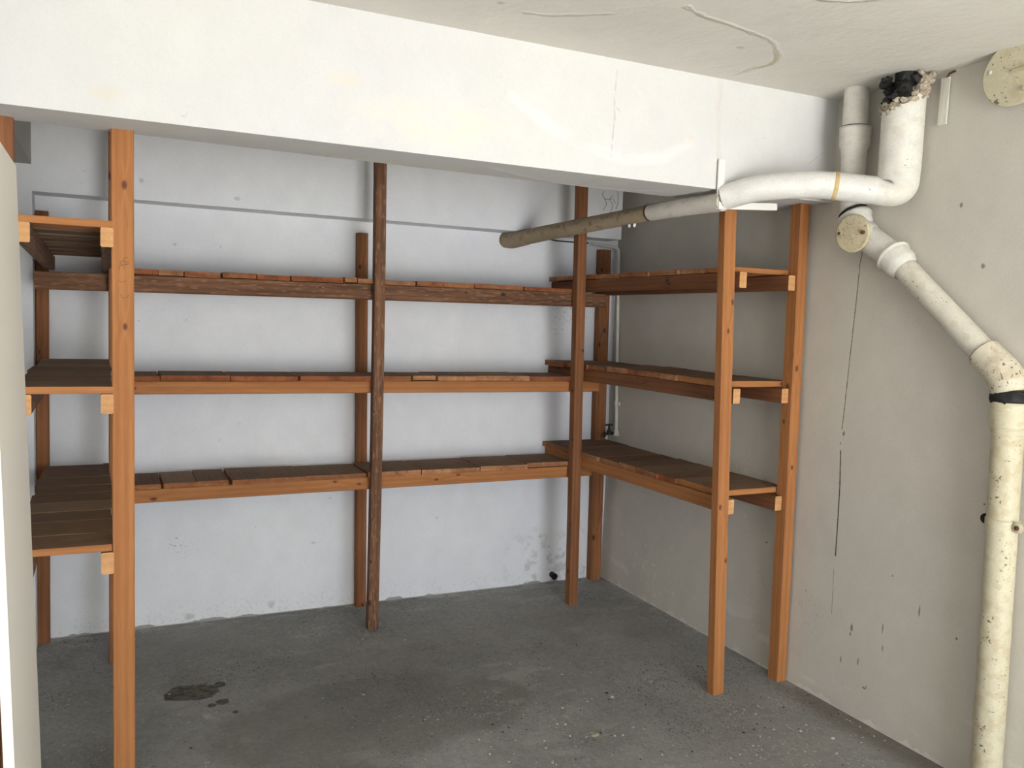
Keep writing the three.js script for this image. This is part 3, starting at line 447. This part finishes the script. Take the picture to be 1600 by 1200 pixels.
// white strip on the right wall near the ceiling, and the round plate right of it
const strip = thing('wall_strip', 'short white strip hanging on the right wall below the ceiling', 'strip', [0, 2.21, 2.07]);
part(strip, 'strip_plate', timber(V(-0.004, 2.375, 2.078), V(-0.005, 2.214, 2.076), 0.034, 0.008, { side: V(0, 0, 1), c: 0.0015, n: 1 }), [mPipe, mPipe, mPipe]);
part(strip, 'hook', sweep([V(-0.004, 2.372, 2.08), V(-0.007, 2.385, 2.092), V(-0.004, 2.39, 2.112)], 0.004, 8), mRust, 'rusty hook');
const plate = thing('inspection_plate', 'large round beige plate with bolts high at the right edge', 'plate', [-0.02, 2.32, 2.36]);
{
  part(plate, 'neck', turned(V(0.0, 2.318, 2.345), V(-1, 0, 0), [[0, 0.088], [0.03, 0.088], [0.034, 0.08]], 40), mDust);
  const d = part(plate, 'disc', turned(V(-0.033, 2.318, 2.352), V(-1, -0.02, 0.05), [[0, 0.001], [0, 0.098], [0.003, 0.1], [0.012, 0.1], [0.015, 0.097], [0.016, 0.0]], 44), mCream);
  for (const [y, z] of [[2.338, 2.278], [2.262, 2.4], [2.38, 2.41]]) part(d, 'bolt', turned(V(-0.046, y, z), V(-1, 0, 0), [[0, 0.008], [0.008, 0.008], [0.0085, 0.0001]], 6), mPipe);
  part(d, 'raised_bar', box(-0.056, -0.047, 2.318, 2.328, 2.355, 2.405), mCream);
}
// thin supply pipe in the corner with a tap
const supply = thing('supply_pipe', 'thin cream water pipe with a dark tap in the back right corner', 'pipe', [-0.03, 0.84, 0.08]);
{
  const xs = -0.026;
  part(supply, 'pipe_run', sweep(bendPath([V(-0.2, 1.915, 0.05), V(-0.03, 1.905, 0.055), V(xs + 0.003, 0.87, 0.105)], 0.03), 0.0095, 14), mPipe);
  part(supply, 'coupling', turned(V(xs, 1.015, 0.1), V(0, 1, 0), [[0, 0.0095], [0.002, 0.014], [0.026, 0.014], [0.028, 0.0095]], 18), mPipe);
  part(supply, 'pipe_clip', turned(V(xs + 0.01, 1.03, 0.12), V(-1, 0, 0), [[0, 0.001], [0, 0.012], [0.012, 0.012], [0.013, 0.001]], 14), mPipe);
  part(supply, 'foot_flange', turned(V(xs + 0.003, 0.845, 0.105), V(0, 1, 0), [[0, 0.001], [0, 0.02], [0.01, 0.02], [0.018, 0.014], [0.03, 0.014], [0.034, 0.0095]], 20), mPipe);
  const tap = part(supply, 'tap', mergeGeometries([sweep([V(xs, 0.858, 0.1), V(-0.06, 0.86, 0.1), V(-0.088, 0.858, 0.1), V(-0.1, 0.84, 0.1)], 0.0085, 12), turned(V(-0.068, 0.855, 0.1), V(0, 1, 0), [[0, 0.013], [0.02, 0.013], [0.026, 0.006], [0.05, 0.005]], 14)]), mTap, 'dark tap');
  part(tap, 'handle', sweep([V(-0.09, 0.908, 0.1), V(-0.068, 0.91, 0.1), V(-0.046, 0.908, 0.1)], 0.005, 10), mTap);
}
// loose wires on the upper back wall
const wire = thing('loose_wire', 'tangle of thin black wire above the drain pipe on the back wall', 'wire', [-0.14, 2.1, 0.158]);
{
  const w = (pts) => sweep(new THREE.CatmullRomCurve3(pts.map((p) => V(...p))).getPoints(24), 0.0011, 6);
  part(wire, 'wire_strand', w([[-0.2, 2.09, 0.153], [-0.19, 2.12, 0.168], [-0.195, 2.15, 0.156], [-0.215, 2.17, 0.163], [-0.2, 2.19, 0.158]]), mBlack);
  part(wire, 'wire_strand', w([[-0.155, 2.08, 0.153], [-0.15, 2.12, 0.168], [-0.165, 2.15, 0.158], [-0.15, 2.17, 0.163]]), mBlack);
  part(wire, 'wire_strand', w([[-0.12, 2.1, 0.154], [-0.115, 2.15, 0.168], [-0.12, 2.22, 0.154]]), mBlack);
  part(wire, 'wire_strand', w([[-0.2, 2.15, 0.158], [-0.175, 2.145, 0.168], [-0.15, 2.155, 0.158], [-0.13, 2.13, 0.163]]), mBlack);
}
const cobweb = thing('hanging_cable', 'thin dark cable along the back wall under the ledge', 'cable', [-0.4, 1.93, 0.06]);
part(cobweb, 'cable_run', sweep(new THREE.CatmullRomCurve3([V(-0.62, 1.935, 0.06), V(-0.53, 1.928, 0.07), V(-0.44, 1.916, 0.06), V(-0.35, 1.914, 0.065), V(-0.23, 1.916, 0.06)]).getPoints(40), 0.0035, 8), mBlack);

// black pipe stub low on the back wall
const stub = thing('pipe_stub', 'small black pipe stub low on the back wall in the corner', 'pipe', [-0.344, 0.045, 0]);
part(stub, 'stub_tube', turned(V(-0.344, 0.045, -0.002), V(0, -0.1, 1), [[0, 0.016], [0.03, 0.016], [0.032, 0.0185], [0.04, 0.0185], [0.042, 0.014], [0.02, 0.012], [0.018, 0.0001]], 20), mTar);

// ---------------------------------------------------------------- cream board at the left edge
const cab = thing('board_panel', 'tall cream board standing upright at the left edge of the picture', 'panel', [-2.8, 0, 2.0]);
{
  const lean = (y) => -2.782 - 0.028 * y, blk = (z0, z1, t0, t1) => block([[lean(0) - t1, 0, z1], [lean(0) - t0, 0, z1], [lean(0) - t0, 0, z0], [lean(0) - t1, 0, z0], [lean(1.829) - t1, 1.829, z1], [lean(1.829) - t0, 1.829, z1], [lean(1.829) - t0, 1.829, z0], [lean(1.829) - t1, 1.829, z0]]);
  part(cab, 'board', blk(1.7, 2.298, 0, 0.019), mPanel);
  part(cab, 'edge_strip', blk(2.298, 2.3, 0, 0.019), mPanelEdge, 'pale edge');
}
const ledge = thing('side_shelf', 'short brown timber shelf behind the cream board', 'shelf', [-3.1, 0, 1.9]);
{
  for (const x of [-2.95, -3.3]) part(ledge, 'leg', post([x, 0, 2.05], [x, 1.1, 2.05], 0.045, 0.045), RED);
  part(ledge, 'beam', beamTimber([-2.9, 0.36, 2.1], [-3.35, 0.36, 2.1], 0.05, 0.036), PINE);
  part(ledge, 'plank', timber(V(-3.12, 0.395, 1.72), V(-3.12, 0.395, 2.14), 0.42, 0.02, { side: V(1, 0, 0), n: 1 }), plankMat());
}

// ---------------------------------------------------------------- bits on the floor
const chip = thing('wood_chip', 'small pale chip lying alone on the concrete floor', 'debris', [-1.041, 0, 1.653]);
part(chip, 'chip_piece', (() => { const g = new THREE.IcosahedronGeometry(0.014, 1), P = g.attributes.position; for (let k = 0; k < P.count; k++) P.setXYZ(k, P.getX(k) * 1.3, P.getY(k) * 0.55 + 0.007, P.getZ(k) * 0.7); g.computeVertexNormals(); g.translate(-1.041, 0, 1.653); return g; })(), plain('chip', '#8d8472', 0.9));
{
  const g = new THREE.IcosahedronGeometry(1, 0), P = g.attributes.position; for (let k = 0; k < P.count; k++) { const s = 0.7 + 0.6 * hash(Math.round(P.getX(k) * 50), Math.round(P.getY(k) * 50), 3); P.setXYZ(k, P.getX(k) * s, P.getY(k) * s * 0.6, P.getZ(k) * s); } g.computeVertexNormals();
  const N = 420, grit = new THREE.InstancedMesh(g, plain('grit', '#ffffff', 0.95), N), M = new THREE.Matrix4(), Q = new THREE.Quaternion(), col = new THREE.Color(); grit.name = 'floor_grit'; shadows(grit);
  for (let i = 0; i < N; i++) {
    const c = pick([[-1.2, 1.5, 0.35], [-0.9, 1.9, 0.45], [-0.75, 1.1, 0.3], [-1.3, 1.75, 0.3], [-0.5, 2.0, 0.35], [-1.9, 1.0, 0.6], [-0.3, 1.9, 0.25]]), a = rr(0, 6.283), r = c[2] * Math.sqrt(rnd()) * 1.2, s = rr(0.0012, 0.0042) * (rnd() < 0.08 ? 1.6 : 1);
    M.compose(V(clamp(c[0] + r * Math.cos(a), -2.9, -0.06), s * 0.4, c[1] + r * Math.sin(a)), Q.setFromEuler(new THREE.Euler(0, rr(0, 6), 0)), V(s, s, s * 1.3)); grit.setMatrixAt(i, M);
    const v = rnd() < 0.8 ? rr(0.2, 0.55) : rr(0.03, 0.08); grit.setColorAt(i, col.setRGB(v, v * 0.97, v * 0.9));
  }
  grit.userData = { kind: 'stuff', label: 'pale and dark grit scattered over the concrete floor', category: 'grit' }; scene.add(grit);
}

renderer.render(scene, camera);
